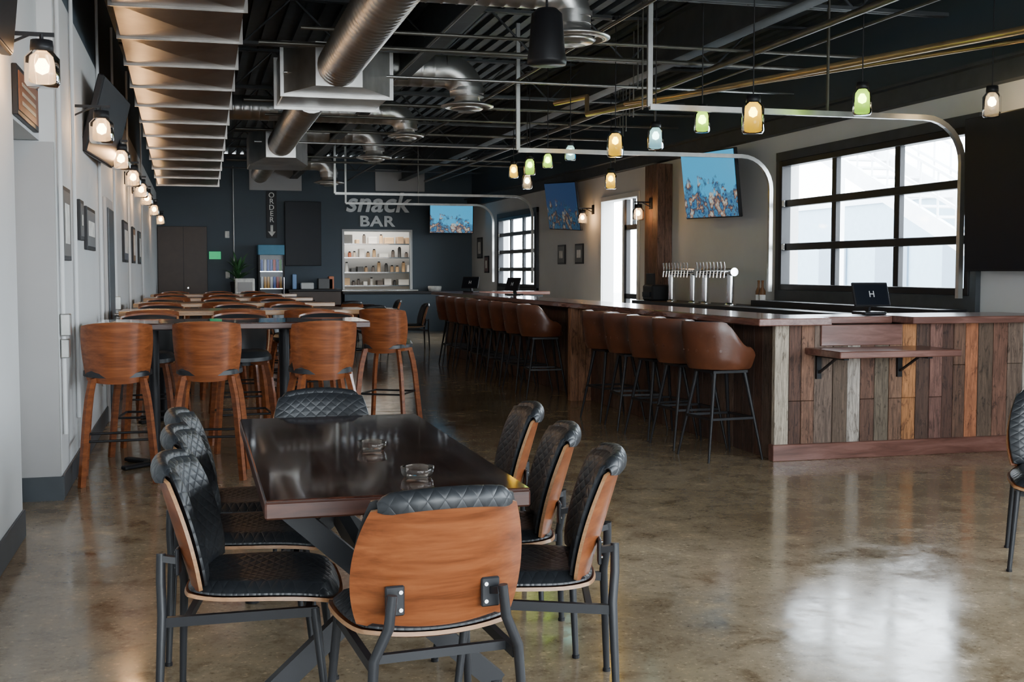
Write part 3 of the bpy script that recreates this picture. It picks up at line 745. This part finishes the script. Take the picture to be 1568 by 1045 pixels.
b=MB(); b.b2((.33,YF-.05,1.72),(.60,YF-.001,1.90),'exit',.006); put('exit_sign',b)
for x,z in((.75,1.35),(.75,2.3),(1.0,1.35)):
    b=MB(); b.b2((x-.05,YF-.03,z-.08),(x+.05,YF-.001,z+.08),'paper',.006); put('light_switch',b)
b=MB(); b.cyl((.9,YF-.03,1.0),(.9,YF-.03,3.9),.015,'galv',8); put('conduit_vertical',b)
b=MB(); fx0,fx1,fy=1.42,2.02,YF-.72
b.b2((fx0,fy,0),(fx1,YF-.05,.2),'black',.008); b.b2((fx0,fy+.05,.2),(fx0+.04,YF-.05,1.82),'black'); b.b2((fx1-.04,fy+.05,.2),(fx1,YF-.05,1.82),'black'); b.b2((fx0,YF-.1,.2),(fx1,YF-.05,1.82),'grey')
b.b2((fx0,fy,1.82),(fx1,YF-.05,2.05),'paint',.008,(.05,.25,.4))
for k in range(4):
    z=.24+k*.4; b.b2((fx0+.04,fy+.1,z-.015),(fx1-.04,YF-.1,z),'chrome')
    rc=[(.6,.05,.03),(.12,.35,.10),(.7,.35,.05),(.1,.15,.5)][k]
    for j in range(7):
        x=fx0+.085+j*.072; b.cyl((x,fy+.14,z),(x,fy+.14,z+.27),.031,'paint',10,rc if random.random()<.6 else random.choice([(.6,.05,.03),(.7,.7,.7),(.1,.4,.1),(.7,.35,.05),(.1,.15,.5)]))
for xx in(fx0,fx1-.04): b.b2((xx,fy,.2),(xx+.04,fy+.04,1.82),'black',.004)
b.b2((fx0+.04,fy+.015,.2),(fx1-.04,fy+.02,1.82),'pane2'); b.cyl((fx1-.02,fy-.03,.8),(fx1-.02,fy-.03,1.3),.012,'chrome')
put('beverage_cooler',b)
b=MB(); b.lathe([(0,0),(.14,0),(.18,.35),(.16,.35),(.15,.3),(0,.3)],'black',n=18)
for k in range(46):
    a=random.uniform(0,6.28); L=random.uniform(.35,.65); el=random.uniform(.5,1.35); dx=math.cos(a)*math.cos(el);dy=math.sin(a)*math.cos(el);dzz=math.sin(el)
    pts=[]; z0=.3+random.uniform(0,.3)
    for q in(0,.35,.7,1): pts.append((dx*L*q,dy*L*q,z0+dzz*L*q-.25*q*q*L))
    b.sweep(pts,[.3,1,.8,.1],'leaf',4,False,rect=(.06,.006))
b.cyl((0,0,.2),(0,0,.7),.015,'brownp',8)
put('potted_plant',b,(.95,YF-1.1,.85))
b=MB(); b.b2((.6,YF-1.4,0),(1.3,YF-.8,.82),'brownp',.01); b.b2((.58,YF-1.42,.82),(1.32,YF-.78,.85),'black',.006); put('side_cabinet',b)
b=MB(); b.b2((0,0,0),(.42,.4,.38),'paper',.015); b.b2((.05,-.01,.08),(.37,0,.3),'grey',.004); put('countertop_ice_bin',b,(.86,YF-1.9,.9))
b=MB(); b.b2((.7,YF-2.1,0),(1.5,YF-1.5,.87),'brownp',.01); b.b2((.68,YF-2.12,.87),(1.52,YF-1.48,.9),'black',.006); put('side_cabinet',b)
b=MB(); b.b2((2.1,YF-.9,0),(3.3,YF-.05,.97),'brownp',.008); b.b2((2.08,YF-.95,.97),(3.32,YF-.04,1.02),'black',.006)
b.b2((3.4,YF-.75,0),(6.0,YF-.35,.9),'navy'); b.b2((3.35,YF-.8,.9),(6.5,YF-.32,.96),'black',.006); put('service_counter',b)
b=MB()
for x,w,h,c in((2.2,.1,.35,(.2,.35,.6)),(2.4,.3,.15,(.6,.6,.58)),(2.8,.35,.25,(.1,.1,.1)),(3.05,.12,.3,(.6,.2,.1))): b.b2((x,YF-.6,1.02),(x+w,YF-.35,1.02+h),'paint',.015,c)
put('condiment_caddy',b)
b=MB(); b.lathe([(0,0),(.15,0),(.17,.1),(.16,.12),(0,.10)],'paper',n=16); put('serving_bowl',b,(5.6,YF-.55,.961))
def cafe():
    b=MB(); b.b2((-.55,-.4,.72),(.55,.4,.76),'epoxy',.006); b.cyl((0,0,.03),(0,0,.72),.035,'black')
    for a in(.785,2.356): b.box((0,0,.02),(.7,.06,.03),'black',bev=.008,R=Matrix.Rotation(a,4,'Z'))
    return b.mesh('cafe_table')
CF=cafe()
for x,y in((3.0,21.4),(3.0,24.4),(1.2,24.2)):
    put('cafe_table',CF,(x,y,0),0)
    put('dining_chair',DC,(x-.85,y,0),-1.57); put('dining_chair',DC,(x+.85,y,0),1.57)
    put('dining_chair',DC,(x,y-.7,0),.1)

# ------------------------------------------------------------------ world & light
w=D.worlds.new('overcast_sky'); SC.world=w; w.use_nodes=True; nt=w.node_tree
bg=nt.nodes['Background']; bg.inputs['Color'].default_value=(.87,.945,1,1); bg.inputs['Strength'].default_value=24
def portal(loc,rot,sx,sy):
    l=D.lights.new('window_portal','AREA'); l.shape='RECTANGLE'; l.size=sx; l.size_y=sy; l.cycles.is_portal=True
    o=D.objects.new('window_portal',l); o.location=loc; o.rotation_euler=rot; SC.collection.objects.link(o)
for (y0,y1,z0,z1) in WIN+[DOORR]+NEARW:
    portal((XR+.21,(y0+y1)/2,(z0+z1)/2),(0,math.pi/2,0),z1-z0,y1-y0)
portal((2.7,YN-.21,2.05),(math.pi/2,0,0),6.2,2.3)

# ------------------------------------------------------------------ camera
TH=math.atan(.2695);PH=math.atan(107/1800)
s,c=math.sin(TH),math.cos(TH);sp,cp=math.sin(PH),math.cos(PH)
r=V((c,-s,0));fh=V((s,c,0));f=fh*cp-V((0,0,sp));up=fh*sp+V((0,0,cp))
cam=D.cameras.new('camera'); co=D.objects.new('camera',cam); SC.collection.objects.link(co); SC.camera=co
co.matrix_world=Matrix(((r.x,up.x,-f.x,0),(r.y,up.y,-f.y,0),(r.z,up.z,-f.z,1.44),(0,0,0,1)))
cam.sensor_width=36; cam.lens=1800/1568*36; cam.clip_start=.05; cam.clip_end=200
